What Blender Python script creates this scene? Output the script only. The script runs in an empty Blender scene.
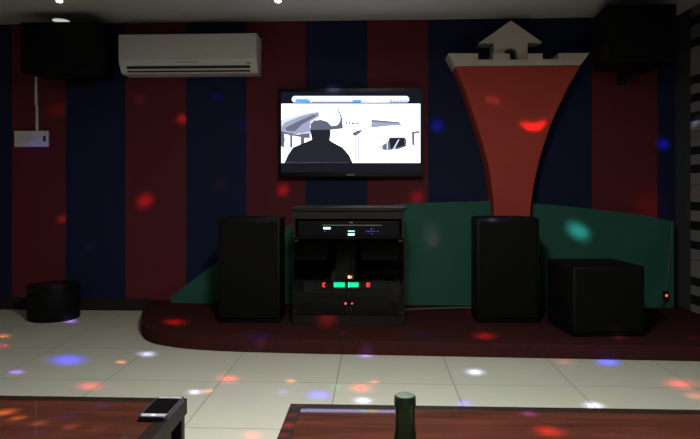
import bpy, bmesh, math, random
from mathutils import Vector, Matrix
random.seed(7)
C = bpy.context.scene.collection
R = math.radians

# ------------------------------------------------------------------ camera
FPX = 605.0                      # focal length, in pixels of the 700x439 frame
YAW, HOR, EYE = R(2.37), 187.0, Vector((0, 0, 1.0))     # level camera, lens shifted so the horizon lies at row 187
cam_d = bpy.data.cameras.new('camera'); cam = bpy.data.objects.new('camera', cam_d); C.objects.link(cam)
cam_d.sensor_width = 36; cam_d.lens = 36 * FPX / 700; cam_d.clip_start = .02
cam.location = EYE; cam.rotation_euler = (math.pi / 2, 0, YAW); cam_d.shift_y = -(219.5 - HOR) / 700
bpy.context.scene.camera = cam
FW = Vector((-math.sin(YAW), math.cos(YAW), 0))
RT = Vector((math.cos(YAW), math.sin(YAW), 0)); UP = RT.cross(FW)

def ray(px, py): return FW + RT * ((px - 350) / FPX) - UP * ((py - HOR) / FPX)
def at(px, py, Y):               # point on the upright plane Y = const
    d = ray(px, py); return EYE + d * (Y / d.y)
def on(px, py, Z):               # point on the level plane Z = const
    d = ray(px, py); return EYE + d * ((Z - EYE.z) / d.z)

# ------------------------------------------------------------------ materials
def lin(c): return tuple(((v / 255) / 12.92 if v <= 10 else (((v / 255) + .055) / 1.055) ** 2.4) for v in c)
def mat(name, col, rough=.6, metal=0, spec=.5, noise=0., nscale=8., bump=0., bscale=60., coat=0., emit=None, estr=0., stretch=None):
    m = bpy.data.materials.new(name); m.use_nodes = True
    nt = m.node_tree; b = nt.nodes['Principled BSDF']
    b.inputs['Base Color'].default_value = (*col, 1); b.inputs['Roughness'].default_value = rough
    b.inputs['Metallic'].default_value = metal; b.inputs['Specular IOR Level'].default_value = spec
    if coat: b.inputs['Coat Weight'].default_value = coat; b.inputs['Coat Roughness'].default_value = .025
    if emit: b.inputs['Emission Color'].default_value = (*emit, 1); b.inputs['Emission Strength'].default_value = estr
    if noise or bump:
        tc = nt.nodes.new('ShaderNodeTexCoord'); mp = nt.nodes.new('ShaderNodeMapping')
        nt.links.new(tc.outputs['Object'], mp.inputs['Vector'])
        if stretch: mp.inputs['Scale'].default_value = stretch
    if noise:
        n = nt.nodes.new('ShaderNodeTexNoise'); n.inputs['Scale'].default_value = nscale; n.inputs['Detail'].default_value = 5
        nt.links.new(mp.outputs[0], n.inputs['Vector'])
        r = nt.nodes.new('ShaderNodeValToRGB')
        r.color_ramp.elements[0].position = .3; r.color_ramp.elements[1].position = .7
        r.color_ramp.elements[0].color = (*[v * (1 - noise) for v in col], 1)
        r.color_ramp.elements[1].color = (*[min(1, v * (1 + noise)) for v in col], 1)
        nt.links.new(n.outputs['Fac'], r.inputs[0]); nt.links.new(r.outputs[0], b.inputs['Base Color'])
    if bump:
        n2 = nt.nodes.new('ShaderNodeTexNoise'); n2.inputs['Scale'].default_value = bscale; n2.inputs['Detail'].default_value = 4
        nt.links.new(mp.outputs[0], n2.inputs['Vector'])
        bp = nt.nodes.new('ShaderNodeBump'); bp.inputs['Strength'].default_value = bump; bp.inputs['Distance'].default_value = .01
        nt.links.new(n2.outputs['Fac'], bp.inputs['Height']); nt.links.new(bp.outputs[0], b.inputs['Normal'])
    return m
def glow(name, col, s): return mat(name, (.006, .006, .006), .6, spec=.05, emit=col, estr=s)
def grille(name, col):           # perforated black metal mesh
    m = mat(name, col, .7, spec=.1); nt = m.node_tree; b = nt.nodes['Principled BSDF']
    tc = nt.nodes.new('ShaderNodeTexCoord'); v = nt.nodes.new('ShaderNodeTexVoronoi'); v.inputs['Scale'].default_value = 160
    v.inputs['Randomness'].default_value = 0
    bp = nt.nodes.new('ShaderNodeBump'); bp.inputs['Strength'].default_value = .5; bp.inputs['Distance'].default_value = .002
    nt.links.new(tc.outputs['Object'], v.inputs['Vector']); nt.links.new(v.outputs['Distance'], bp.inputs['Height'])
    nt.links.new(bp.outputs[0], b.inputs['Normal']); return m
def clear(name, tint, gl=.06, rough=.02):   # thin sheet of (tinted) glass
    m = bpy.data.materials.new(name); m.use_nodes = True; nt = m.node_tree; nt.nodes.clear()
    o = nt.nodes.new('ShaderNodeOutputMaterial'); mx = nt.nodes.new('ShaderNodeMixShader')
    t = nt.nodes.new('ShaderNodeBsdfTransparent'); t.inputs[0].default_value = (*tint, 1)
    g = nt.nodes.new('ShaderNodeBsdfGlossy'); g.inputs['Roughness'].default_value = rough
    f = nt.nodes.new('ShaderNodeFresnel'); f.inputs[0].default_value = 1.22
    nt.links.new(f.outputs[0], mx.inputs[0]); nt.links.new(t.outputs[0], mx.inputs[1]); nt.links.new(g.outputs[0], mx.inputs[2])
    nt.links.new(mx.outputs[0], o.inputs[0]); return m

M = dict(
    red=mat('red wall paint', (.105, .0125, .019), .75, spec=.25, noise=.06, nscale=3, bump=.05),
    blue=mat('navy wall paint', (.005, .010, .045), .75, spec=.25, noise=.06, nscale=3, bump=.05),
    grey=mat('grey wall paint', (.052, .052, .060), .8, spec=.2, noise=.05),
    white=mat('white stripe paint', (.20, .195, .19), .7, spec=.2, noise=.05),
    blackp=mat('black stripe paint', (.012, .012, .013), .7, spec=.2),
    plain=mat('plain room wall', (.30, .27, .25), .8, spec=.2, noise=.04),
    ceil=mat('ceiling paint', (.52, .50, .50), .9, spec=.1, noise=.03, nscale=2),
    base=mat('brown skirting', (.020, .013, .0105), .6, spec=.2, noise=.2),
    carpet=mat('dark red carpet', (.046, .0135, .0135), .95, spec=.05, noise=.25, nscale=90, bump=.5, bscale=300),
    green=mat('green painted board', (.0165, .090, .066), .7, spec=.25, noise=.08, nscale=4),
    greenedge=mat('green board edge', (.16, .26, .20), .7, spec=.2, noise=.1),
    tower=mat('red painted board', (.40, .050, .034), .7, spec=.25, noise=.05, nscale=4),
    cream=mat('cream painted board', (.52, .46, .41), .7, spec=.2, noise=.05, nscale=6),
    black=mat('black laminate', (.004, .004, .0042), .6, spec=.12, noise=.2, nscale=20, bump=.15, bscale=200),
    blackg=mat('black gloss plastic', (.004, .004, .005), .3, spec=.15),
    bmetal=mat('black metal', (.015, .015, .016), .45, metal=.5),
    mesh=grille('black grille', (.003, .003, .0032)),
    wood=mat('dark brown wood veneer', (.012, .0085, .0075), .5, spec=.2, noise=.25, nscale=6, stretch=(1, 1, 12)),
    acw=mat('white plastic', (.56, .54, .51), .35, spec=.5, noise=.02),
    acg=mat('lighter white plastic', (.60, .58, .55), .4, spec=.4, noise=.02),  # slightly lighter and rougher than the other white plastic
    dark=mat('dark recess', (.010, .010, .010), .7),
    greyp=mat('grey print and highlight', (.22, .22, .22), .6),
    chrome=mat('chrome', (.6, .6, .6), .2, metal=1),
    rail=mat('dark red wood rail', (.0095, .0045, .0036), .5, spec=.15, noise=.3, nscale=5, stretch=(2, 14, 2)),
    panel=mat('brown wood under glass', (.043, .0118, .0070), .7, spec=.05, noise=.45, nscale=3.5, stretch=(1.0, 9, 1), coat=1.),
    phonecase=mat('navy phone case', (.012, .014, .030), .4, spec=.5),
    phonew=mat('white phone face', (.26, .25, .27), .3, spec=.3),
    phones=mat('black phone screen', (.003, .003, .0035), .1, spec=.12),
    cap=mat('grey green cap', (.055, .085, .058), .45, metal=.3),
    cord=mat('pale grey cord', (.10, .105, .09), .6),
    cable=mat('dark cable', (.02, .02, .02), .6),
    tint=clear('smoked glass', (.50, .50, .50)),
)
g = bpy.data.materials.new('green bottle glass'); g.use_nodes = True
gb = g.node_tree.nodes['Principled BSDF']; gb.inputs['Base Color'].default_value = (.045, .13, .05, 1)
gb.inputs['Roughness'].default_value = .08; gb.inputs['Transmission Weight'].default_value = .75; gb.inputs['IOR'].default_value = 1.5
M['bottle'] = g
# floor tiles
fm = mat('cream floor tiles', (.6, .6, .5), .32, spec=.4); nt = fm.node_tree; b = nt.nodes['Principled BSDF']
tc = nt.nodes.new('ShaderNodeTexCoord'); mp = nt.nodes.new('ShaderNodeMapping'); br = nt.nodes.new('ShaderNodeTexBrick')
T = .5975
mp.inputs['Location'].default_value = (.197 + T * 10, -3.082 + T * 10, 0)
br.offset = 0; br.squash = 1
br.inputs['Scale'].default_value = 1; br.inputs['Brick Width'].default_value = T; br.inputs['Row Height'].default_value = T
br.inputs['Mortar Size'].default_value = .0019; br.inputs['Mortar Smooth'].default_value = .2; br.inputs['Bias'].default_value = 0
br.inputs['Color1'].default_value = (.655, .66, .575, 1); br.inputs['Color2'].default_value = (.68, .68, .595, 1); br.inputs['Mortar'].default_value = (.17, .17, .145, 1)
nz = nt.nodes.new('ShaderNodeTexNoise'); nz.inputs['Scale'].default_value = 2.5; nz.inputs['Detail'].default_value = 6
mx = nt.nodes.new('ShaderNodeMix'); mx.data_type = 'RGBA'; mx.blend_type = 'MULTIPLY'; mx.inputs['Factor'].default_value = .15
nt.links.new(tc.outputs['Object'], mp.inputs[0]); nt.links.new(mp.outputs[0], br.inputs['Vector']); nt.links.new(tc.outputs['Object'], nz.inputs['Vector'])
nt.links.new(br.outputs['Color'], mx.inputs['A']); nt.links.new(nz.outputs['Color'], mx.inputs['B']); nt.links.new(mx.outputs['Result'], b.inputs['Base Color'])
M['floor'] = fm

# ------------------------------------------------------------------ mesh helpers
def B(): return bmesh.new()
def box(bm, x0, x1, y0, y1, z0, z1, bev=0, seg=2, mi=0, rot=None):
    vs = [bm.verts.new((x, y, z)) for x in (x0, x1) for y in (y0, y1) for z in (z0, z1)]
    fs = [bm.faces.new([vs[i] for i in q]) for q in ((0, 1, 3, 2), (4, 6, 7, 5), (0, 4, 5, 1), (2, 3, 7, 6), (0, 2, 6, 4), (1, 5, 7, 3))]
    for f in fs: f.material_index = mi
    if bev:
        es = list({e for f in fs for e in f.edges})
        r = bmesh.ops.bevel(bm, geom=es, offset=bev, segments=seg, affect='EDGES', profile=.5)
        for f in r['faces']: f.material_index = mi
    return bm
def prism(bm, pts, y0, y1, bev=0, mi=0, mside=None):   # outline in XZ pulled from y0 (front) to y1
    a = [bm.verts.new((x, y0, z)) for x, z in pts]; c = [bm.verts.new((x, y1, z)) for x, z in pts]; n = len(pts)
    f0 = bm.faces.new(a); f1 = bm.faces.new(c[::-1]); f0.material_index = f1.material_index = mi
    for i in range(n):
        f = bm.faces.new((a[i], c[i], c[(i + 1) % n], a[(i + 1) % n])); f.material_index = mi if mside is None else mside
    if bev: bmesh.ops.bevel(bm, geom=list(f0.edges), offset=bev, segments=2, affect='EDGES', profile=.5)
    return bm
def slab(bm, pts, z0, z1, bev=0):                      # outline in XY
    a = [bm.verts.new((x, y, z0)) for x, y in pts]; c = [bm.verts.new((x, y, z1)) for x, y in pts]; n = len(pts)
    bm.faces.new(a[::-1]); f = bm.faces.new(c)
    for i in range(n): bm.faces.new((a[i], a[(i + 1) % n], c[(i + 1) % n], c[i]))
    if bev: bmesh.ops.bevel(bm, geom=list(f.edges), offset=bev, segments=3, affect='EDGES', profile=.5)
    return bm
def xprism(bm, prof, x0, x1, bev=0):                   # side profile (y, z) pulled along X
    a = [bm.verts.new((x0, y, z)) for y, z in prof]; c = [bm.verts.new((x1, y, z)) for y, z in prof]; n = len(prof)
    fa = bm.faces.new(a); fc = bm.faces.new(c[::-1])
    for i in range(n): bm.faces.new((a[i], c[i], c[(i + 1) % n], a[(i + 1) % n]))
    if bev: bmesh.ops.bevel(bm, geom=list(set(fa.edges) | set(fc.edges)), offset=bev, segments=2, affect='EDGES', profile=.5)
    return bm
def lathe(bm, prof, cx, cy, n=32, cap=True):           # profile (r, z)
    rings = [[bm.verts.new((cx + r * math.cos(2 * math.pi * k / n), cy + r * math.sin(2 * math.pi * k / n), z)) for k in range(n)] for r, z in prof]
    for p, q in zip(rings, rings[1:]):
        for k in range(n): bm.faces.new((p[k], p[(k + 1) % n], q[(k + 1) % n], q[k]))
    if cap: bm.faces.new(rings[0][::-1]); bm.faces.new(rings[-1])
    return bm
def disc_y(bm, cx, cz, y0, y1, r, n=20):               # short round bar lying along Y
    return prism(bm, [(cx + r * math.cos(2 * math.pi * k / n), cz + r * math.sin(2 * math.pi * k / n)) for k in range(n)], y0, y1)
def crv(pts, k=6):                                     # smooth curve through points
    P = [Vector(p) for p in pts]; P = [P[0] * 2 - P[1]] + P + [P[-1] * 2 - P[-2]]; out = []
    for i in range(1, len(P) - 2):
        a, b_, c, d = P[i - 1:i + 3]
        for j in range(k):
            t = j / k
            out.append(.5 * ((2 * b_) + (c - a) * t + (2 * a - 5 * b_ + 4 * c - d) * t * t + (3 * b_ - a - 3 * c + d) * t ** 3))
    return out + [P[-2]]
def tube(bm, pts, r, n=8, smooth=True):
    pts = crv(pts, 6) if smooth and len(pts) > 2 else [Vector(p) for p in pts]; rings = []
    for i, p in enumerate(pts):
        d = (pts[min(i + 1, len(pts) - 1)] - pts[max(i - 1, 0)]).normalized()
        u = d.cross(Vector((0, 0, 1)) if abs(d.z) < .9 else Vector((1, 0, 0))).normalized(); v = d.cross(u)
        rings.append([bm.verts.new(p + u * r * math.cos(2 * math.pi * k / n) + v * r * math.sin(2 * math.pi * k / n)) for k in range(n)])
    for p, q in zip(rings, rings[1:]):
        for k in range(n): bm.faces.new((p[k], p[(k + 1) % n], q[(k + 1) % n], q[k]))
    bm.faces.new(rings[0][::-1]); bm.faces.new(rings[-1]); return bm

ORG = {}
def obj(name, bm, mats, parent=None, smooth=False, loc=None):
    bmesh.ops.recalc_face_normals(bm, faces=bm.faces[:])
    o_ = ORG[parent] if parent else (Vector(loc) if loc is not None else Vector())
    bmesh.ops.translate(bm, verts=bm.verts[:], vec=-o_)
    me = bpy.data.meshes.new(name); bm.to_mesh(me); bm.free()
    for m in (mats if isinstance(mats, (list, tuple)) else [mats]): me.materials.append(m)
    o = bpy.data.objects.new(name, me); C.objects.link(o)
    if smooth:
        for p in me.polygons: p.use_smooth = True
        me.set_sharp_from_angle(angle=R(40))
    if parent: o.parent = parent; ORG[o] = o_
    else: o.location = o_; ORG[o] = o_
    return o
def tag(o, label, cat, group=None):
    o['label'] = label; o['category'] = cat
    if group: o['group'] = group
    return o
def thing(name, loc, label, cat, group=None):
    o = bpy.data.objects.new(name, None); o.empty_display_size = .05; C.objects.link(o); o.location = loc; ORG[o] = Vector(loc)
    return tag(o, label, cat, group)
def struct(name, bm, mats):
    o = obj(name, bm, mats); o['kind'] = 'structure'; return o
def dup(root, loc, label, rz=0):
    r = root.copy(); C.objects.link(r); r.location = loc; r.rotation_euler.z = rz; r['label'] = label
    for ch in list(root.children):
        c = ch.copy(); C.objects.link(c); c.parent = r
        for gch in list(ch.children):
            d = gch.copy(); C.objects.link(d); d.parent = c
    return r

# ------------------------------------------------------------------ the setting
YW, XL, XR, YB, H = 4.83, -3.3, 2.345, -3.2, 2.33
YG = 4.60                                             # the grey end of the right wall starts here
bm = B(); box(bm, XL - .1, XR + .3, YB - .1, YW + .1, -.08, 0); struct('floor', bm, M['floor'])
bm = B(); box(bm, XL - .1, XR + .3, YB - .1, YW + .1, H, H + .08); struct('ceiling', bm, M['ceil'])
edges = [(-10, 'b')] + [(12, 'r'), (66, 'b'), (125.5, 'r'), (186, 'b'), (246.5, 'r'), (305.5, 'b'), (367.5, 'r'), (428, 'b'), (592, 'r'), (657.5, 'b')]
xs = [at(p, 187, YW).x for p, _ in edges]; xs[0] = at(-48, 187, YW).x; cols = [c for _, c in edges]
left = [XL - .1]; x = xs[0]; lc = ['r']
while x - .48 > XL:
    x -= .48; left.append(x)
left = [XL - .1] + sorted(left[1:]); k = len(left); lc = ['r' if (k - i) % 2 else 'b' for i in range(k)]
xs = left + xs + [XR + .3]; cols = lc + cols
bm = B()
for i, c in enumerate(cols): box(bm, xs[i], xs[i + 1], YW, YW + .1, 0, H, mi=0 if c == 'r' else 1)
bmesh.ops.remove_doubles(bm, verts=bm.verts[:], dist=1e-5)
struct('wall_back', bm, [M['red'], M['blue']])
bm = B(); box(bm, XL - .1, XL, YB, YW, 0, H); struct('wall_left', bm, M['plain'])
bm = B(); box(bm, XL - .1, XR + .3, YB - .1, YB, 0, H); struct('wall_front', bm, M['plain'])
# right wall: black and white bands, and the grey slanted corner beside it
blk = [(.136, .206), (.276, .338), (.544, .603), (.684, .75), (.827, .89), (1.103, 1.165), (1.238, 1.298), (1.485, 1.551), (1.625, 1.686), (1.757, 1.82), (2.03, 2.09), (2.19, 2.25)]
bm = B(); z = 0
for a, c in blk:
    box(bm, XR, XR + .1, YB, YG, z, a, mi=0); box(bm, XR - .002, XR + .1, YB, YG, a, c, mi=1); z = c
box(bm, XR, XR + .1, YB, YG, z, H, mi=0)
for zj in (.463, 1.011, 1.404): box(bm, XR - .001, XR + .1, YB, YG, zj, zj + .005, mi=2)
struct('wall_right', bm, [M['white'], M['blackp'], M['grey']])
bm = B(); box(bm, XR, XR + .1, YG, YW, 0, H); struct('trim_1', bm, M['grey'])
xa = -1.80
bm = B(); box(bm, XL, xa, YW - .018, YW, 0, .098, bev=.004); struct('baseboard_back', bm, M['base'])

# stage
SZ = .085
pts = crv([(-1.785, YW - .005), (-1.745, 4.50), (-1.59, 4.06), (-1.455, 3.845), (-1.265, 3.727), (-1.05, 3.665), (-.80, 3.634), (-.40, 3.612)], 6)
pts = [(p.x, p.y) for p in [Vector((*q, 0)) if len(q) == 2 else q for q in pts]] + [(XR - .003, 3.535), (XR - .003, YW - .005)]
bm = B(); slab(bm, pts, .001, SZ, bev=.012)
tag(obj('stage_platform', bm, M['carpet'], smooth=True, loc=(.4, 4.2, .001)), 'low dark red carpeted stage with a rounded left corner along the striped wall', 'stage')

# ------------------------------------------------------------------ scenery on the stage
YT = 4.60; YH = 4.70; YH2 = 4.66
def P2(lst, Y, sc=None):
    out = []
    for p in lst:
        q = at(p[0], p[1], Y); out.append((q.x, q.z))
    return out
Lc = [(468, 96), (480, 134), (489, 167), (493, 196), (494.5, 222), (495, 300)]
Rc = [(563.5, 96), (549, 129), (537.5, 167), (532, 196), (530, 222), (529.5, 300)]
lft = [(p.x, p.z) for p in crv([(at(456, 66.3, YT).x, 0, at(456, 66.3, YT).z)] + [(x, 0, z) for x, z in P2(Lc, YT)], 5)]
rgt = [(p.x, p.z) for p in crv([(at(580.2, 65.8, YT).x, 0, at(580.2, 65.8, YT).z)] + [(x, 0, z) for x, z in P2(Rc, YT)], 5)]
lft[-1] = (lft[-1][0], SZ + .001); rgt[-1] = (rgt[-1][0], SZ + .001)
cx = (lft[-1][0] + rgt[-1][0]) / 2
tw = thing('castle_tower', (cx, YT + .1, SZ), 'red flared castle tower cut-out with a cream battlement standing against the navy wall', 'tower')
bm = B(); prism(bm, lft + rgt[::-1], YT, YW - .004); obj('shaft', bm, M['tower'], tw)
bt = [(448.5, 53.2), (478, 53.4), (478, 59.6), (493.5, 59.6), (493.5, 53.5), (510, 53.5), (510, 59.6), (527.7, 59.6), (527.7, 53.5), (542.6, 53.4), (542.6, 59.2), (558.6, 59.1), (558.6, 53.2), (589.4, 53.0), (580.6, 65.8), (455.5, 66.4)]
bp = P2(bt, YT - .004); zc = max(lft[0][1], rgt[0][1]) + .001
bp[-1] = (bp[-1][0], zc); bp[-2] = (bp[-2][0], zc)
bm = B(); prism(bm, bp, YT - .004, YW - .004); obj('battlement', bm, M['cream'], tw)
zb = at(520, 59.6, YT).z
YK = YT + .06
arch = [(517.4, 59.6)] + [(510.7 + 6.7 * math.cos(a), 54.6 - 6.4 * math.sin(a)) for a in [math.pi * i / 10 for i in range(11)]] + [(504, 59.6)]
hs_ = [(494, 59.6), (494, 43), (478.9, 43.0), (511, 20.5), (542.4, 42.4), (527.7, 42.6), (527.7, 59.6)] + arch
hp = P2(hs_, YK)
for i_ in (0, 6, 7, len(hp) - 1): hp[i_] = (hp[i_][0], zb + .001)
bm = B(); prism(bm, hp, YK, YW - .004); hh = obj('house', bm, M['cream'], tw)
a2 = P2([(503, 47), (518.5, 47), (518.5, 59.6), (503, 59.6)], YK + .05)
bm = B(); box(bm, a2[0][0], a2[1][0], YK + .08, YK + .09, zb + .001, a2[0][1]); obj('doorway_back', bm, M['blue'], hh)

xe = lft[-1][0] - .004
h1 = [(170, 299), (172.5, 296), (190, 282), (215, 264), (250, 243), (288, 226.5), (330, 214), (370, 207.5), (412, 203.8), (455, 202.3)]
hp = [(p.x, p.z) for p in crv([(x, 0, z) for x, z in P2(h1, YH)], 4)]
def shaft_left(z):                                     # where the tower's left outline runs at height z
    for (x0, z0), (x1, z1) in zip(lft, lft[1:]):
        if z1 <= z <= z0: return x0 + (x1 - x0) * (z - z0) / (z1 - z0)
    return lft[-1][0]
zt = at(488, 201.5, YH).z
side = [(shaft_left(zt - k * (zt - SZ) / 6) - .004, max(SZ + .001, zt - k * (zt - SZ) / 6)) for k in range(7)]
bm = B(); prism(bm, hp + side + [(at(171, 302.5, YH).x, SZ + .001)], YH, YW - .004, mside=1)
tag(obj('hill_board', bm, [M['green'], M['greenedge']], loc=((hp[0][0] + xe) / 2, YH, SZ)), 'long green hill-shaped board rising from the left stage corner up to the red tower', 'scenery board', 'green hill boards')
h2 = [(534.2, 204), (560, 205.6), (588, 208.6), (618, 212), (645, 215.6), (674, 222)]
hp = [(p.x, p.z) for p in crv([(x, 0, z) for x, z in P2(h2, YH2)], 4)]
x2 = min(hp[-1][0], XR - .004)
hp[-1] = (x2, hp[-1][1])
bm = B(); prism(bm, hp + [(x2, SZ + .001), (hp[0][0], SZ + .001)], YH2, YW - .004, mside=1)
tag(obj('hill_board', bm, [M['green'], M['greenedge']], loc=((hp[0][0] + x2) / 2, YH2, SZ)), 'green hill-shaped board sloping down from the red tower to the grey corner', 'scenery board', 'green hill boards')

# ------------------------------------------------------------------ floor-standing speakers
def flat(bm, pts, y, mi=0):
    f = bm.faces.new([bm.verts.new((x, y, z)) for x, z in pts]); f.material_index = mi; return f
def make_floor_speaker(loc, w, h, d, label):
    x, y, z = loc; t = thing('floor_speaker', loc, label, 'speaker', 'tall speakers on the stage')
    zf = z + .004
    bm = B()
    slab(bm, [(x - w / 2, y - d / 2), (x + w / 2, y - d / 2), (x + w / 2, y + d * .18), (x + w * .36, y + d / 2), (x - w * .36, y + d / 2), (x - w / 2, y + d * .18)], zf, z + h)
    bmesh.ops.bevel(bm, geom=bm.edges[:], offset=.009, segments=2, affect='EDGES', profile=.5)
    body = obj('cabinet', bm, M['black'], t, smooth=True)
    bm = B(); box(bm, x - w / 2 + .022, x + w / 2 - .022, y - d / 2 - .012, y - d / 2 + .002, zf + .03, z + h - .03, bev=.006); obj('grille', bm, M['mesh'], t)
    for sx in (-1, 1):
        for sy in (-1, 1):
            bm = B(); lathe(bm, [(.018, z), (.018, z + .006)], x + sx * w * .33, y + sy * d * .36, 14); obj('foot', bm, M['blackg'], t)
    return t
def base_at(px, py, d, Z=SZ):      # base centre of a box whose front bottom edge is at the pixel
    q = on(px, py, Z); return Vector((q.x, q.y + d / 2, Z))
D1 = .34
p1 = base_at(249, 323, D1); yf = p1.y - D1 / 2
w1 = at(280, 300, yf).x - at(218, 300, yf).x; h1_ = at(249, 218, yf).z - SZ
sp1 = make_floor_speaker(p1, w1, h1_, D1, 'tall black box speaker on the stage, left of the glass-fronted equipment cabinet')
p2 = base_at(508, 323, D1)
sp2 = dup(sp1, p2, 'tall black box speaker on the stage in front of the red tower')
# wide low subwoofer, turned a little
q = on(609, 337, SZ); w, h, d = .45, .430, .42
sub = thing('subwoofer', (q.x, q.y, SZ), 'wide low black subwoofer on the stage, right of the red tower', 'speaker')
x, y, z = q.x, q.y, SZ
bm = B(); box(bm, x - w / 2, x + w / 2, y, y + d, z + .004, z + h, bev=.009); obj('cabinet', bm, M['black'], sub, smooth=True)
bm = B(); box(bm, x - w / 2 + .02, x + w / 2 - .02, y - .01, y + .002, z + .03, z + h * .60, bev=.005); obj('grille', bm, M['mesh'], sub)
bm = B(); box(bm, x - w / 2 + .02, x + w / 2 - .02, y - .005, y + .002, z + h * .62, z + h - .02, bev=.003); obj('front_panel', bm, M['mesh'], sub)
for sx in (-1, 1):
    for sy in (.06, d - .06):
        bm = B(); lathe(bm, [(.018, z), (.018, z + .006)], x + sx * w * .38, y + sy, 14); obj('foot', bm, M['blackg'], sub)
sub.rotation_euler.z = R(5)
# drum-shaped stool on the floor at the left
q = on(53, 323.5, 0); r = .185
cys = q.y + r; cxs = at(54, 300, cys).x
st = thing('drum_stool', (cxs, cys, 0), 'short black round drum-shaped stool on the tiles below the white wall socket', 'stool')
bm = B(); lathe(bm, [(r * .97, 0), (r, .012), (r, .212), (r * .99, .220)], cxs, cys, 40); obj('body', bm, M['black'], st, smooth=True)
bm = B(); lathe(bm, [(r * 1.0, .220), (r * 1.02, .228), (r * 1.02, .250), (r * .97, .260), (r * .6, .263)], cxs, cys, 40); obj('seat_pad', bm, M['blackg'], st, smooth=True)

# ------------------------------------------------------------------ equipment cabinet
yc = on(349, 326, SZ).y; dc = .46
X0, X1 = at(292.5, 280, yc).x, at(404.5, 280, yc).x; ZT = at(349, 207.2, yc).z; xm = at(349, 280, yc).x
zat = lambda py: at(349, py, yc).z
xat = lambda px, Y=None: at(px, 280, Y or yc).x
cab = thing('equipment_cabinet', (xm, yc + dc / 2, SZ), 'dark brown audio cabinet with two smoked glass doors at the middle of the stage', 'cabinet')
th = .018; zpl = zat(314.5); zdt = zat(238.8); zsl = zat(210.8); zfa = zat(218.8)
bm = B()
box(bm, X0, X0 + th, yc, yc + dc, SZ + .001, zsl); box(bm, X1 - th, X1, yc, yc + dc, SZ + .001, zsl)
box(bm, X0 + th, X1 - th, yc + dc - .01, yc + dc, SZ + .001, zsl); box(bm, X0 + th, X1 - th, yc + .01, yc + dc - .01, zpl - .02, zpl - .002)
obj('carcass', bm, M['wood'], cab)
bm = B(); box(bm, X0 - .012, X1 + .012, yc - .015, yc + dc + .005, zsl, ZT, bev=.004); obj('top', bm, M['wood'], cab)
bm = B(); box(bm, X0 + th, X1 - th, yc + .004, yc + .02, zfa, zsl); obj('fascia', bm, M['wood'], cab)
bm = B(); box(bm, X0 + th, X1 - th, yc + .01, yc + dc - .01, zdt - .008, zdt + .008); obj('shelf', bm, M['wood'], cab)
zs2 = zat(296.5)
bm = B(); box(bm, X0 + th, X1 - th, yc + .04, yc + dc - .01, zs2 - .008, zs2 + .006); obj('shelf', bm, M['wood'], cab)
bm = B(); box(bm, X0 + th, X1 - th, yc + .006, yc + .022, SZ + .001, zpl - .003); obj('plinth', bm, M['wood'], cab)
for a, b_, hx in ((X0 + .004, xm - .002, xm - .014), (xm + .002, X1 - .004, xm + .014)):
    bm = B(); box(bm, a, b_, yc - .006, yc - .001, zpl, zdt + .006); dr = obj('door', bm, M['tint'], cab)
    bm = B(); box(bm, hx - .005, hx + .005, yc - .016, yc - .006, zat(311.5), zat(307.5), bev=.002); obj('handle', bm, M['bmetal'], dr)
    ox = a + .02 if a < xm - .01 else b_ - .02
    for hz in (zpl + .015, zdt - .012):
        bm = B(); box(bm, ox - .014, ox + .014, yc - .009, yc - .006, hz - .007, hz + .007); obj('hinge', bm, M['bmetal'], dr)
# glowing bits
G = dict(cyan=glow('cyan display light', (.55, .95, 1), 2.6), teal=glow('teal display light', (.25, .9, .75), 2.0), blue=glow('blue key light', (.08, .1, .9), 1.3),
         green=glow('green display light', (.01, .95, .36), 4.5), red=glow('red digit light', (1, .06, .05), 9), led=glow('red indicator light', (1, .06, .07), 12),
         plug=glow('red plug light', (1, .05, .05), 2.6),
         orange=glow('orange display light', (1, .34, .16), 8), wht=glow('white indicator light', (.8, .8, .85), 1.0))
def lit(name, par, px0, px1, py0, py1, Y, m, bev=0):
    a, c = at(px0, py0, Y), at(px1, py1, Y)
    bm = B(); box(bm, a.x, c.x, Y - .002, Y + .002, c.z, a.z); return obj(name, bm, m, par)
# player in the upper bay
Yp = yc + .03; za, zb_ = zdt + .0095, at(349, 221.3, Yp).z
pl = thing('karaoke_player', (xm, Yp + .15, za), 'slim black player with pale cyan display lights in the top bay of the cabinet', 'player')
bm = B(); box(bm, X0 + .03, X1 - .03, Yp, Yp + .30, za, zb_, bev=.003); obj('housing', bm, M['blackg'], pl)
lit('edge_highlight', pl, 322, 382, 224.8, 225.6, Yp, M['greyp'])  # highlight along the player's front, painted as a thin grey line
lit('display', pl, 323.4, 330.4, 227.2, 229.2, Yp, G['cyan']); lit('indicator', pl, 324.3, 325.2, 231, 231.8, Yp, G['blue'])
lit('display', pl, 348, 354.6, 230.6, 231.8, Yp, G['teal']); lit('display', pl, 348, 354.6, 233.6, 235.4, Yp, G['cyan'])
for a, c in ((366.5, 231.2), (369, 231.2), (371.6, 231.2), (374.2, 231.2), (377.6, 231.3), (371.6, 228.8), (371.6, 233.8)):
    lit('key', pl, a - .45, a + .45, c - .45, c + .45, Yp, G['blue'])
lit('badge', pl, 349.5, 353, 222, 223, Yp, M['greyp'])
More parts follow.
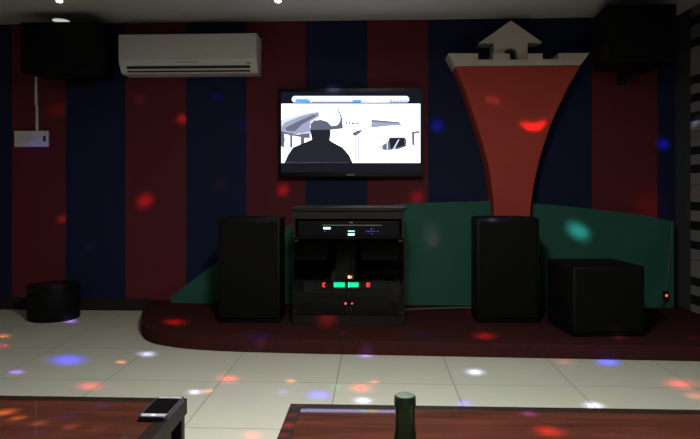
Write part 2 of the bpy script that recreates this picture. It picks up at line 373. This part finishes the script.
# amplifier behind the doors
Ya = yc + .06; z0_, z1_ = zs2 + .0075, at(349, 271.5, Ya).z
am = thing('amplifier', (xm, Ya + .15, z0_), 'black amplifier with two green displays behind the smoked glass doors', 'amplifier')
bm = B(); box(bm, X0 + .07, X1 - .07, Ya, Ya + .30, z0_, z1_, bev=.003); obj('housing', bm, M['black'], am)
lit('display', am, 333.8, 344.8, 282.4, 287.2, Ya, G['green']); lit('display', am, 348, 358.6, 282.4, 287.2, Ya, G['green'])
lit('display', am, 347.8, 352, 275.9, 278.2, Ya, G['orange'])
def seg(par, cx_, cy_, segs):
    bm = B(); W, Hh, t_ = 1.25, 1.7, .38
    S = dict(a=(-W, W, -Hh - t_, -Hh + t_), d=(-W, W, Hh - t_, Hh + t_), f=(-W - t_, -W + t_, -Hh, 0), e=(-W - t_, -W + t_, 0, Hh), b=(W - t_, W + t_, -Hh, 0), c=(W - t_, W + t_, 0, Hh))
    for s in segs:
        x0_, x1_, y0_, y1_ = S[s]; a, c = at(cx_ + x0_, cy_ + y0_, Ya), at(cx_ + x1_, cy_ + y1_, Ya)
        box(bm, a.x, c.x, Ya - .002, Ya + .001, c.z, a.z)
    obj('digit', bm, G['red'], par)
seg(am, 324.2, 284.8, 'adef'); seg(am, 368.2, 284.8, 'abcdef')
for k in range(5):
    a = 316 + k * 2.2
    lit('button', am, a, a + 1.2, 292, 293, Ya, M['greyp'])
# power unit on the cabinet floor
z0_, z1_ = zpl - .0005, at(349, 299.5, Ya).z
pu = thing('power_unit', (xm, Ya + .15, z0_), 'low black power unit with two red lights on the cabinet floor', 'power unit')
bm = B(); box(bm, X0 + .12, X1 - .12, Ya, Ya + .28, z0_, z1_, bev=.003); obj('housing', bm, M['black'], pu)
for a in (345.6, 352):
    c = at(a, 303.4, Ya); bm = B(); disc_y(bm, c.x, c.z, Ya - .004, Ya + .001, .0065 if a < 350 else .005); obj('indicator', bm, G['led'], pu)
lit('label_plate', pu, 335, 344, 301, 307, Ya, M['dark'])

# ------------------------------------------------------------------ television
YV = 4.74
q = at(350, 132, YV)
tv = thing('wall_mounted_television', (q.x, YV, at(350, 176.5, YV).z), 'flat television on the wall playing a black and white film', 'television')
def tvbox(name, p, y0, y1, m, par=tv, bev=0):
    a, c = at(p[0], p[1], YV), at(p[2], p[3], YV); bm = B(); box(bm, a.x, c.x, y0, y1, c.z, a.z, bev=bev); return obj(name, bm, m, par)
tvbox('housing', (278.5, 89, 423, 176.5), YV, YV + .045, M['blackg'], bev=.004)
bz = B()
for p in ((278.5, 89, 281.4, 176.5), (420.2, 89, 423, 176.5), (281.4, 89, 420.2, 91.4), (281.4, 172.4, 420.2, 176.5)):
    a, c = at(p[0], p[1], YV), at(p[2], p[3], YV); box(bz, a.x, c.x, YV - .010, YV, c.z, a.z)
bez = obj('bezel', bz, M['blackg'], tv)
tvbox('logo', (346.5, 174.2, 354.5, 175.4), YV - .0115, YV - .010, M['greyp'], bez)
tvbox('wall_bracket', (330, 118, 372, 150), YV + .045, YW - .001, M['bmetal'])
TVM = [glow('screen white', (.90, .95, 1), 2.4), glow('screen navy', (.007, .009, .019), 1), glow('screen letterbox', (.009, .0085, .015), 1), glow('screen man', (.018, .019, .028), 1),
       glow('screen cap', (.13, .145, .21), 1), glow('screen pale grey', (.38, .42, .58), 1), glow('screen mid grey', (.16, .17, .25), 1), glow('screen sky blue', (.10, .42, .90), 1.2),
       glow('screen soft blue', (.42, .50, .85), 1.2), glow('screen lilac', (.72, .78, .95), 1.1), glow('screen cream', (1, .98, .90), 2.2), glow('screen bar', (.47, .54, 1), 2.6), glow('screen bar cyan', (.43, .95, 1), 2.4), glow('screen bar yellow', (1, .78, .42), 2.4)]
sb = B(); lay = [0]
def pic(mi, *pts):
    lay[0] += 1; Y = YV - .0006 - lay[0] * .00008
    f = sb.faces.new([sb.verts.new(at(270 + a / 3.994, 80 + c / 3.994, YV) + Vector((0, Y - YV, 0))) for a, c in pts]); f.material_index = mi
def rect(mi, a, c, e, f): pic(mi, (a, c), (e, c), (e, f), (a, f))
rect(1, 44, 44, 601, 96); rect(0, 44, 95, 601, 331); rect(2, 44, 331, 601, 371)
arc = lambda cx_, cy_, r_, a0, a1: [(cx_ + r_ * math.cos(R(a0 + (a1 - a0) * k / 8)), cy_ + r_ * math.sin(R(a0 + (a1 - a0) * k / 8))) for k in range(9)]
pic(11, *arc(100, 77, 13, 90, 270), *arc(543, 77, 13, -90, 90)); rect(12, 362, 66, 388, 79); rect(13, 391, 66, 430, 88)
pic(7, (98, 89), (105, 76), (150, 76), (160, 82), (160, 90)); rect(8, 165, 85, 330, 90); rect(7, 330, 79, 364, 90); rect(8, 478, 79, 548, 90)
for k in range(9): rect(9, 172 + k * 17, 83, 180 + k * 17, 87)
for k in range(5): rect(0, 488 + k * 12, 77, 494 + k * 12, 84)
rect(10, 380, 108, 560, 150)
# cabin roof, window posts
pic(9, (44, 160), (110, 140), (150, 130), (195, 128), (198, 142), (160, 185), (165, 218), (44, 210))
pic(5, (46, 188), (60, 170), (120, 146), (188, 127), (198, 134), (195, 145), (160, 165), (160, 205), (100, 218), (46, 205))
pic(6, (60, 192), (110, 166), (170, 140), (192, 138), (165, 156), (130, 176), (100, 205), (70, 205))
pic(6, (44, 204), (100, 218), (160, 212), (150, 226), (120, 228), (44, 214)); pic(4, (44, 208), (56, 208), (60, 238), (55, 275), (44, 262))
rect(6, 80, 212, 90, 270); rect(6, 122, 220, 138, 262); rect(6, 138, 218, 160, 232)
# text on the cabin wall, mast, engine, wing, window
for k, (a, c, e, f) in enumerate(((302, 166, 310, 169), (302, 166, 305, 177), (302, 174, 311, 177), (314, 166, 322, 169), (317, 166, 320, 177), (326, 166, 329, 177), (329, 172, 336, 175), (338, 167, 341, 177), (343, 166, 350, 169), (345, 172, 352, 176))): rect(3, a - .6, c - .6, e + .6, f + .6)
pic(5, (405, 159), (440, 161), (515, 168), (530, 180), (470, 184), (403, 191)); pic(6, (405, 159), (515, 168), (520, 173), (405, 166))
pic(6, (330, 212), (350, 201), (372, 200), (358, 214), (345, 222), (332, 222)); rect(9, 338, 222, 345, 328); rect(8, 351, 222, 356, 328)
pic(9, (432, 220), (440, 219), (442, 226), (436, 236), (430, 232))
pic(9, (430, 268), (455, 255), (470, 250), (470, 284), (440, 278)); pic(6, (450, 262), (470, 248), (478, 229), (538, 229), (546, 240), (543, 266), (515, 276), (468, 281), (450, 276))
pic(3, (476, 233), (536, 232), (538, 262), (482, 276)); rect(9, 466, 245, 471, 279); pic(9, (510, 240), (518, 236), (496, 278), (488, 280))
rect(9, 553, 208, 558, 272); pic(6, (566, 208), (597, 203), (597, 212), (576, 215), (578, 260), (568, 262)); rect(8, 584, 216, 590, 258)
pic(0, (400, 331), (430, 290), (520, 276), (598, 262), (601, 331))
# man in a cap seen from behind
pic(4, (268, 112), (272, 111), (288, 150), (292, 194), (240, 200), (160, 208), (163, 176), (178, 162), (205, 159), (230, 167), (246, 184), (270, 180), (280, 165), (281, 148))
pic(3, (161, 200), (240, 198), (243, 214), (238, 240), (252, 250), (290, 270), (316, 300), (330, 331), (58, 331), (72, 300), (92, 270), (140, 250), (168, 238))
scr = obj('screen', sb, TVM, tv)

# ------------------------------------------------------------------ air conditioner
YA = YW - .215
a0, a1 = at(118.3, 55, YA).x, at(256.3, 55, YA).x
zt_, zm_, zbm = at(187, 33.2, YA).z, at(187, 59.5, YA).z, at(187, 77.2, YW).z
ac = thing('air_conditioner', ((a0 + a1) / 2, YW, zbm), 'white wall air conditioner unit high on the stripes left of the television', 'air conditioner')
bm = B(); xprism(bm, [(YW - .001, zbm), (YW - .001, zt_), (YA + .02, zt_), (YA + .008, zt_ - .012), (YA + .002, zm_), (YA + .008, zm_ - .012), (YA + .045, zbm + .012), (YA + .06, zbm)], a0, a1, bev=.006)
acb = obj('body', bm, M['acg'], ac)
bm = B(); xprism(bm, [(YA + .012, zt_ - .002), (YA + .002, zt_ - .012), (YA - .004, zm_ + .004), (YA + .006, zm_ + .002)], a0 + .002, a1 - .002, bev=.002); obj('front_panel', bm, M['acw'], ac)
def skew(bm, x0, x1, t0, t1, off):         # strip lying on the sloped lower face
    p0 = Vector((0, YA + .008, zm_ - .012)); p1 = Vector((0, YA + .045, zbm + .012)); n = Vector((0, p1.z - p0.z, -(p1.y - p0.y))).normalized()
    if n.y > 0: n = -n
    vs = []
    for o_ in (0, off):
        for t in (t0, t1):
            for x in (x0, x1): vs.append(bm.verts.new(p0.lerp(p1, t) + n * o_ + Vector((x, 0, 0))))
    for q in ((0, 1, 3, 2), (4, 6, 7, 5), (0, 4, 5, 1), (2, 3, 7, 6), (0, 2, 6, 4), (1, 5, 7, 3)): bm.faces.new([vs[i] for i in q])
L = a1 - a0
bm = B(); skew(bm, a0 + .05 * L, a1 - .05 * L, .42, .70, .002); obj('vent_slot', bm, M['dark'], ac)
bm = B(); skew(bm, a0 + .05 * L, a1 - .05 * L, .86, 1.04, .002); obj('vent_slot', bm, M['dark'], ac)
bm = B(); skew(bm, a0 + .05 * L, a1 - .05 * L, .70, .86, .006); obj('louver', bm, M['acw'], ac)
bm = B(); skew(bm, a1 - .075 * L, a1 - .045 * L, .10, .28, .0015); obj('indicator', bm, M['greyp'], ac)
bm = B(); skew(bm, a0 + .42 * L, a0 + .57 * L, .02, .10, .0015); obj('badge', bm, M['greyp'], ac)

# ------------------------------------------------------------------ wall socket and trunking
a, c = at(16.3, 131.2, YW), at(49.5, 147, YW)
so = thing('wall_socket', ((a.x + c.x) / 2, YW, c.z), 'wide white socket plate on the dark red stripe at far left', 'socket')
bm = B(); box(bm, a.x, c.x, YW - .03, YW - .001, c.z, a.z, bev=.004); obj('plate', bm, M['acg'], so)
a, c = at(43.3, 136, YW - .03), at(45.8, 141.5, YW - .03)
bm = B(); box(bm, a.x, c.x, YW - .034, YW - .030, c.z, a.z); obj('switch', bm, M['dark'], so)
for k in range(3):
    q = at(22 + k * 6.5, 138.8, YW - .03)
    bm = B(); prism(bm, [(q.x + dx, q.z + dz) for dx, dz in ((-.018, -.022), (.018, -.022), (.018, .022), (-.018, .022))], YW - .0315, YW - .029); obj('outlet', bm, M['acw'], so)
a, c = at(36, 66, YW), at(38.2, 130.5, YW)
bm = B(); prism(bm, P2([(35.7, 66), (37.6, 66), (37.7, 104), (38.6, 108), (38.6, 130.6), (36.7, 130.6), (36.6, 108), (35.7, 104)], YW), YW - .014, YW - .001)
tag(obj('cable_trunking', bm, M['acg'], loc=(a.x, YW, c.z)), 'thin white cable trunking running up from the socket plate to the hanging speaker', 'trunking')

# ------------------------------------------------------------------ hanging speakers
def make_hanging(px0, px1, pyt, pyb, Y, bo, label):
    a, c = at(px0, pyt, Y), at(px1, pyb, Y); x0, x1, z1, z0 = a.x, c.x, a.z, c.z; d = .34; w = x1 - x0; x = (x0 + x1) / 2
    t = thing('hanging_speaker', (x, YW, z0), label, 'speaker', 'speakers hung under the ceiling')
    bm = B(); slab(bm, [(x0, Y), (x1, Y), (x1 - .03, Y + d), (x0 + .03, Y + d)], z0, z1)
    bmesh.ops.bevel(bm, geom=bm.edges[:], offset=.010, segments=2, affect='EDGES', profile=.5)
    obj('cabinet', bm, M['black'], t, smooth=True)
    bm = B(); box(bm, x0 + .02, x1 - .02, Y - .012, Y + .002, z0 + .02, z1 - .02, bev=.006)
    obj('grille', bm, M['mesh'], t)
    xb = x + bo
    bm = B(); box(bm, xb - .025, xb + .025, Y + .14, YW - .02, z0 - .040, z0 - .022); box(bm, xb - .025, xb + .025, Y + .14, Y + .16, z0 - .040, z0 + .02)
    box(bm, xb - .035, xb + .035, YW - .02, YW - .001, z0 - .07, z0 + .06, bev=.004); obj('wall_bracket', bm, M['bmetal'], t)
    return t
make_hanging(20, 99, 22.0, 72, 4.42, 0, 'black speaker hung under the ceiling at left, above the white wall socket')
make_hanging(606, 677, 4.5, 62, 4.26, .09, 'black speaker hung under the ceiling at right, beside the striped wall')

# ------------------------------------------------------------------ small ceiling lamps
wl = glow('warm white lamp', (1, .93, .78), 9)
for px, lab in ((59.5, 'tiny ceiling spotlight in front of the left hanging speaker'), (278, 'tiny ceiling spotlight right of the air conditioner')):
    q = on(px, .2, H)
    t = thing('ceiling_spotlight', (q.x, q.y, H), lab, 'lamp', 'tiny ceiling spotlights')
    bm = B(); lathe(bm, [(.034, H - .0005), (.032, H - .006), (.024, H - .008)], q.x, q.y, 20); obj('trim_ring', bm, M['acg'], t)
    bm = B(); lathe(bm, [(.022, H - .008), (.020, H - .013), (.010, H - .016)], q.x, q.y, 16); obj('lamp', bm, wl, t)

q = on(61, 20.0, H); q.y = min(q.y, YW - .10); q.x = at(61, 20, q.y).x
t = thing('ceiling_downlight', (q.x, q.y, H), 'round glowing ceiling light at the wall just above the left hanging speaker', 'lamp')
bm = B(); lathe(bm, [(.080, H - .0005), (.078, H - .004), (.066, H - .006)], q.x, q.y, 28); obj('trim_ring', bm, M['acg'], t)
bm = B(); lathe(bm, [(.064, H - .006), (.060, H - .009), (.03, H - .0105)], q.x, q.y, 24); obj('lamp', bm, glow('downlight lens', (1, .95, .86), .55), t)

# ------------------------------------------------------------------ cords on the stage
pc = at(665.6, 295.5, YH2 - .02)
t = thing('power_lead', (pc.x, YH2 - .02, SZ), 'thin pale cord with a red glowing plug hanging over the right green board', 'cord')
ptop = at(672, 224, YH2 - .006)
ptop.x = min(ptop.x, x2 - .01)
bm = B(); tube(bm, [(ptop.x, YH2 - .006, at(672, 223, YH2).z), (at(670.5, 245, YH2).x, YH2 - .008, at(670, 245, YH2).z), (at(667.6, 270, YH2).x, YH2 - .014, at(668, 270, YH2).z), (pc.x + .003, pc.y, pc.z + .03)], .0034); obj('cord', bm, M['cord'], t)
bm = B(); box(bm, pc.x - .018, pc.x + .018, pc.y - .014, pc.y + .014, pc.z - .035, pc.z + .032, bev=.006); pg = obj('plug', bm, M['black'], t)
bm = B(); disc_y(bm, pc.x, pc.z + .002, pc.y - .018, pc.y - .013, .009); obj('indicator', bm, G['plug'], pg)
bm = B(); tube(bm, [(pc.x - .002, pc.y, pc.z - .034), (pc.x - .03, pc.y - .02, SZ + .035), (pc.x - .10, pc.y - .05, SZ + .007), (pc.x - .17, pc.y - .10, SZ + .006)], .0045); obj('cord', bm, M['cable'], t)
qa, qb = on(407, 309.5, SZ), on(474, 308.5, SZ)
bm = B(); tube(bm, [(qa.x - .05, qa.y - .05, SZ + .006), (qa.x + .1, qa.y, SZ + .006), ((qa.x + qb.x) / 2, qa.y + .03, SZ + .006), (qb.x - .05, qb.y, SZ + .006), (qb.x + .1, qb.y - .03, SZ + .006)], .0055)
tag(obj('speaker_cable', bm, M['cord'], smooth=True, loc=((qa.x + qb.x) / 2, qa.y, SZ)), 'thin cable lying on the stage along the foot of the green board', 'cable')

# ------------------------------------------------------------------ tables
TZ = .474; TW, TD = 1.18, .90; RW = .030
def make_table(x0, y1, label):            # x0 left, y1 back edge
    x1, y0 = x0 + TW, y1 - TD; xc = (x0 + x1) / 2; yc_ = (y0 + y1) / 2
    t = thing('low_table', (xc, yc_, 0), label, 'table', 'low wooden tables')
    zt0 = TZ - .038
    for (pts_) in ([(x0, y0), (x0 + RW, y0 + RW), (x0 + RW, y1 - RW), (x0, y1)], [(x1, y0), (x1, y1), (x1 - RW, y1 - RW), (x1 - RW, y0 + RW)],
                   [(x0, y1), (x0 + RW, y1 - RW), (x1 - RW, y1 - RW), (x1, y1)], [(x0, y0), (x1, y0), (x1 - RW, y0 + RW), (x0 + RW, y0 + RW)]):
        bm = B(); slab(bm, pts_, zt0, TZ, bev=.002); obj('rail', bm, M['rail'], t)
    bm = B(); box(bm, x0 + RW, x1 - RW, y0 + RW, y1 - RW, TZ - .012, TZ - .001); obj('tabletop', bm, M['panel'], t)
    for sx in (0, 1):
        for sy in (0, 1):
            lx, ly = (x0 + .004 if not sx else x1 - .042), (y0 + .004 if not sy else y1 - .030)
            bm = B(); box(bm, lx, lx + .038, ly, ly + .026, 0, zt0, bev=.002); obj('leg', bm, M['rail'], t)
        lx = x0 + .006 if not sx else x1 - .022
        bm = B(); box(bm, lx, lx + .016, y0 + .10, y1 - .10, .10, zt0); obj('side_panel', bm, M['rail'], t)
    bm = B(); box(bm, x0 + .02, x1 - .02, y0 + .10, y1 - .10, .10, .118); obj('lower_shelf', bm, M['rail'], t)
    return t
k1 = on(290.5, 403.4, TZ); k2 = on(187, 398, TZ)
tb = make_table(k1.x, k1.y, 'low reddish wooden table with a glossy top and a green bottle on it')
tb2 = dup(tb, (k2.x - TW / 2 * math.cos(R(1.2)) + TD / 2 * math.sin(R(1.2)) * 0, k2.y - TD / 2, 0), 'low brown wooden table with a glossy top and a smartphone on its corner')

# phone
pz = TZ + .0005
fl, frr, bl, brr = on(139, 422.5, pz), on(167.5, 423, pz), on(161, 398.5, pz), on(187.5, 398.2, pz)
xr = k2.x + .001; xl = xr - .067; yb_ = k2.y - .016; yf_ = yb_ - .138
ph = thing('smartphone', ((xl + xr) / 2, (yb_ + yf_) / 2, TZ), 'smartphone with white front in a navy case lying on the left table corner', 'phone')
def rr(x0, x1, y0, y1, r_): 
    out = []
    for cx_, cy_, a in ((x1 - r_, y1 - r_, 0), (x0 + r_, y1 - r_, 90), (x0 + r_, y0 + r_, 180), (x1 - r_, y0 + r_, 270)):
        out += [(cx_ + r_ * math.cos(R(a + 15 * k)), cy_ + r_ * math.sin(R(a + 15 * k))) for k in range(7)]
    return out
bm = B(); slab(bm, rr(xl, xr, yf_, yb_, .011), pz, TZ + .0105, bev=.002); obj('case', bm, M['phonecase'], ph, smooth=True)
bm = B(); slab(bm, rr(xl + .0045, xr - .0045, yf_ + .0045, yb_ - .0045, .008), TZ + .0100, TZ + .0109); fc = obj('front', bm, M['phonew'], ph)
bm = B(); box(bm, xl + .0048, xr - .0048, yf_ + .020, yb_ - .0185, TZ + .0109, TZ + .0111); obj('screen', bm, M['phones'], ph)
bm = B(); lathe(bm, [(.0052, TZ + .0109), (.0048, TZ + .0111)], (xl + xr) / 2, yf_ + .0125, 16); obj('home_button', bm, M['acg'], fc)
bm = B(); box(bm, (xl + xr) / 2 - .007, (xl + xr) / 2 + .007, yb_ - .0125, yb_ - .011, TZ + .0109, TZ + .0111); obj('earpiece', bm, M['dark'], fc)

# bottle
by = .775; bt_ = at(405, 394.8, by); bx = bt_.x; zt_b = bt_.z; z0b = TZ - .0009
bo = thing('beer_bottle', (bx, by, z0b), 'green glass bottle standing on the glossy table, only its neck in view', 'bottle')
Hb = zt_b - z0b
prof = [(.0295, z0b), (.031, z0b + .004), (.031, z0b + Hb * .50), (.029, z0b + Hb * .58), (.021, z0b + Hb * .68), (.0152, z0b + Hb * .76), (.0133, z0b + Hb * .84), (.0126, z0b + Hb * .90), (.0124, z0b + Hb * .945), (.0138, z0b + Hb * .95), (.0138, z0b + Hb * .968), (.0126, z0b + Hb * .972), (.0126, zt_b - .002)]
prof = [(p[0] * 1.0, p[1]) for p in prof]
bm = B(); lathe(bm, prof, bx, by, 32); obj('body', bm, M['bottle'], bo, smooth=True)
bm = B(); lathe(bm, [(.0140, zt_b - .010), (.0136, zt_b - .002), (.0120, zt_b), (.010, zt_b + .0003)], bx, by, 28); obj('cap', bm, M['cap'], bo, smooth=True)

# ------------------------------------------------------------------ light
def area(name, loc, rot, size, w, col, shape='DISK'):
    l = bpy.data.lights.new(name, 'AREA'); l.shape = shape; l.size = size; l.energy = w; l.color = col
    o = bpy.data.objects.new(name, l); C.objects.link(o); o.location = loc; o.rotation_euler = rot; return o
area('ceiling_lamp', (0, 1.45, 2.12), (0, 0, 0), .40, 75, (1, .99, .90))
area('rear_fill', (.4, YB + .05, 1.35), (R(90), 0, 0), 1.6, 5, (1, .98, .96), 'SQUARE')  # added frontal fill for the far wall; no doorway is known behind the camera

# disco lamp: a cluster of narrow coloured beams from one fixture under the ceiling
DISCO = Vector((.25, 1.75, 2.2))
#SPOTS_BEGIN
SPOTS = [
    (-1.773, 3.427, 0.0, 0.0132, 'b', 2052.8),
    (-1.939, 3.193, 0.0, 0.0057, 'v', 1363.1),
    (-1.431, 2.984, 0.0, 0.0104, 'p', 724.1),
    (-1.45, 3.4, 0.0, 0.0048, 'o', 1081.6),
    (-1.364, 3.569, 0.0, 0.0077, 'w', 1411.1),
    (-0.877, 2.917, 0.0, 0.0064, 'w', 1021.7),
    (-0.818, 2.934, 0.0, 0.0049, 'o', 802.5),
    (-0.765, 3.122, 0.0, 0.0112, 'p', 604.5),
    (-0.433, 3.103, 0.0, 0.0058, 'o', 572.1),
    (-0.449, 2.935, 0.0, 0.0068, 'v', 244.6),
    (-0.269, 2.9, 0.0, 0.0119, 'b', 831.9),
    (-0.19, 3.02, 0.0, 0.007, 'g', 102.8),
    (-0.07, 3.01, 0.0, 0.0128, 'p', 500.5),
    (-0.005, 3.105, 0.0, 0.0065, 'o', 350.1),
    (-0.056, 2.834, 0.0, 0.0091, 'w', 754.9),
    (-0.054, 3.602, 0.003, 0.0087, 'v', 1036.9),
    (-0.496, 2.421, -0.0, 0.009, 'p', 311.0),
    (0.54, 3.295, -0.0, 0.0096, 'w', 1087.5),
    (0.411, 2.814, 0.0, 0.0068, 'b', 749.1),
    (1.085, 3.505, 0.0, 0.0082, 'o', 252.9),
    (1.33, 3.515, 0.0, 0.0108, 'b', 1818.4),
    (1.001, 2.813, 0.0, 0.0091, 'w', 918.5),
    (1.547, 3.138, 0.0, 0.0136, 'p', 638.3),
    (1.53, 2.961, 0.0, 0.0087, 'o', 402.9),
    (-2.488, 3.961, -0.0, 0.0049, 'o', 1572.8),
    (-2.344, 3.711, 0.0, 0.0058, 'r', 1089.5),
    (-2.274, 4.425, 0.0, 0.0057, 'v', 2676.2),
    (-1.355, 4.048, 0.085, 0.0104, 'r', 4953.3),
    (-0.865, 3.708, 0.085, 0.0054, 'o', 429.7),
    (-0.718, 3.689, 0.085, 0.0134, 'b', 1126.3),
    (-0.688, 3.627, 0.064, 0.006, 'k', 292.2),
    (-0.201, 3.787, 0.085, 0.0063, 'o', 272.6),
    (-0.31, 3.985, 0.155, 0.0116, 'r', 4029.6),
    (0.675, 3.746, 0.085, 0.0119, 'r', 2905.4),
    (0.267, 3.78, 0.085, 0.0115, 'b', 550.4),
    (1.487, 3.755, 0.085, 0.0075, 'k', 726.3),
    (0.695, 4.461, 0.085, 0.0044, 'k', 607.0),
    (1.931, 3.749, 0.085, 0.0054, 'r', 473.9),
    (-1.863, 4.83, 0.887, 0.008, 'r', 2039.1),
    (-1.559, 4.83, 1.55, 0.006, 'r', 1367.4),
    (-1.912, 4.83, 1.713, 0.0071, 'k', 171.7),
    (-2.549, 4.83, 0.739, 0.0044, 'o', 1226.1),
    (-2.591, 4.83, 1.628, 0.0075, 'r', 324.2),
    (-2.325, 4.83, 0.504, 0.0062, 'k', 189.2),
    (-0.738, 4.83, 0.976, 0.0077, 'r', 1004.7),
    (0.333, 4.83, 0.92, 0.0086, 'r', 636.6),
    (1.119, 4.6, 1.474, 0.0051, 'r', 1157.9),
    (1.164, 4.6, 1.451, 0.0058, 'r', 1541.5),
    (1.216, 4.6, 1.451, 0.0058, 'r', 1841.6),
    (1.26, 4.6, 1.481, 0.0043, 'r', 1298.0),
    (0.858, 4.6, 1.663, 0.0053, 'k', 128.5),
    (0.911, 4.6, 1.648, 0.0061, 'k', 146.7),
    (0.492, 4.83, 1.485, 0.009, 'b', 1230.1),
    (2.251, 4.83, 1.336, 0.0056, 'b', 3452.7),
    (1.509, 4.66, 0.681, 0.0091, 'c', 1314.2),
    (1.569, 4.66, 0.651, 0.009, 'c', 1353.8),
    (0.432, 4.7, 0.637, 0.0139, 'k', 195.1),
    (0.448, 4.7, 0.583, 0.0062, 'r', 628.0),
    (-1.249, 4.83, 1.024, 0.0067, 'r', 271.4),
    (-1.062, 4.83, 1.499, 0.0064, 'b', 257.2),
    (-1.273, 4.83, 1.726, 0.007, 'b', 268.3),
    (-2.749, 4.83, 1.31, 0.0123, 'b', 290.1),
    (0.888, 4.177, 0.791, 0.0071, 'b', 2234.1),
    (0.788, 4.113, 0.788, 0.0058, 'w', 1069.5),
    (-0.745, 4.11, 0.791, 0.0063, 'w', 585.0),
    (2.151, 4.83, 0.851, 0.0182, 'r', 197.6),
    (2.345, 4.525, 1.483, 0.0068, 'w', 657.8),
    (-0.329, 4.73, 1.76, 0.0107, 'w', 639.2),
    (-2.385, 4.432, 0.263, 0.0064, 'w', 3177.0),
    (-1.739, 4.83, 0.247, 0.0152, 'v', 102.4),
    (0.373, 1.323, 0.473, 0.0094, 'r', 1878.1),
    (0.357, 1.421, 0.473, 0.0059, 'v', 1810.0),
    (-0.194, 1.33, 0.474, 0.0054, 'r', 2347.6),
    (-0.191, 1.389, 0.474, 0.0042, 'r', 1531.1),
    (-0.187, 1.447, 0.474, 0.004, 'w', 761.8),
    (-0.195, 1.276, 0.474, 0.0041, 'r', 1599.3),
    (-0.866, 1.382, 0.473, 0.0061, 'y', 3018.5),
    (-0.814, 1.348, 0.473, 0.0043, 'y', 1802.3),
    (-0.748, 1.321, 0.473, 0.0046, 'k', 865.1),
    (-0.669, 1.302, 0.473, 0.0049, 'k', 824.0),
    (-0.605, 1.299, 0.473, 0.0056, 'k', 395.1),
    (-0.661, 1.43, 0.473, 0.0069, 'b', 740.3),
    (-0.706, 1.364, 0.473, 0.0069, 'b', 621.9),
    (-0.729, 1.272, 0.473, 0.007, 'b', 487.9),
]
#SPOTS_END
COL = dict(r=(1, .03, .04), b=(.03, .03, 1), w=(.60, .60, 1), o=(1, .22, .05), v=(.35, .15, 1), c=(.22, .9, 1), g=(.15, 1, .45), p=(1, .05, .05), k=(1, .4, .5), y=(1, .62, .2), W=(1, .95, .85))
for x, y, z, sig, col, w in SPOTS:          # each beam fades softly from its axis
    l = bpy.data.lights.new('disco_beam', 'SPOT'); l.energy = w; l.color = COL[col]; l.spot_size = min(R(40), max(R(1.5), sig * 6)); l.spot_blend = .3; l.shadow_soft_size = .004
    l.use_nodes = True; nt = l.node_tree; em = nt.nodes['Emission']
    tc = nt.nodes.new('ShaderNodeTexCoord'); sp = nt.nodes.new('ShaderNodeSeparateXYZ'); ab = nt.nodes.new('ShaderNodeMath'); ab.operation = 'ABSOLUTE'
    pw = nt.nodes.new('ShaderNodeMath'); pw.operation = 'POWER'; pw.inputs[1].default_value = 1 / sig ** 2
    nt.links.new(tc.outputs['Normal'], sp.inputs[0]); nt.links.new(sp.outputs['Z'], ab.inputs[0]); nt.links.new(ab.outputs[0], pw.inputs[0]); nt.links.new(pw.outputs[0], em.inputs['Strength'])
    o = bpy.data.objects.new('disco_beam', l); C.objects.link(o); o.location = DISCO
    o.rotation_euler = (Vector((x, y, z)) - DISCO).to_track_quat('-Z', 'Y').to_euler()

w = bpy.data.worlds.new('night'); w.use_nodes = True; w.node_tree.nodes['Background'].inputs[0].default_value = (0, 0, 0, 1)
s = bpy.context.scene; s.world = w
s.view_settings.view_transform = 'Standard'; s.view_settings.look = 'None'; s.view_settings.exposure = 0; s.view_settings.gamma = 1; s.view_settings.use_curve_mapping = False
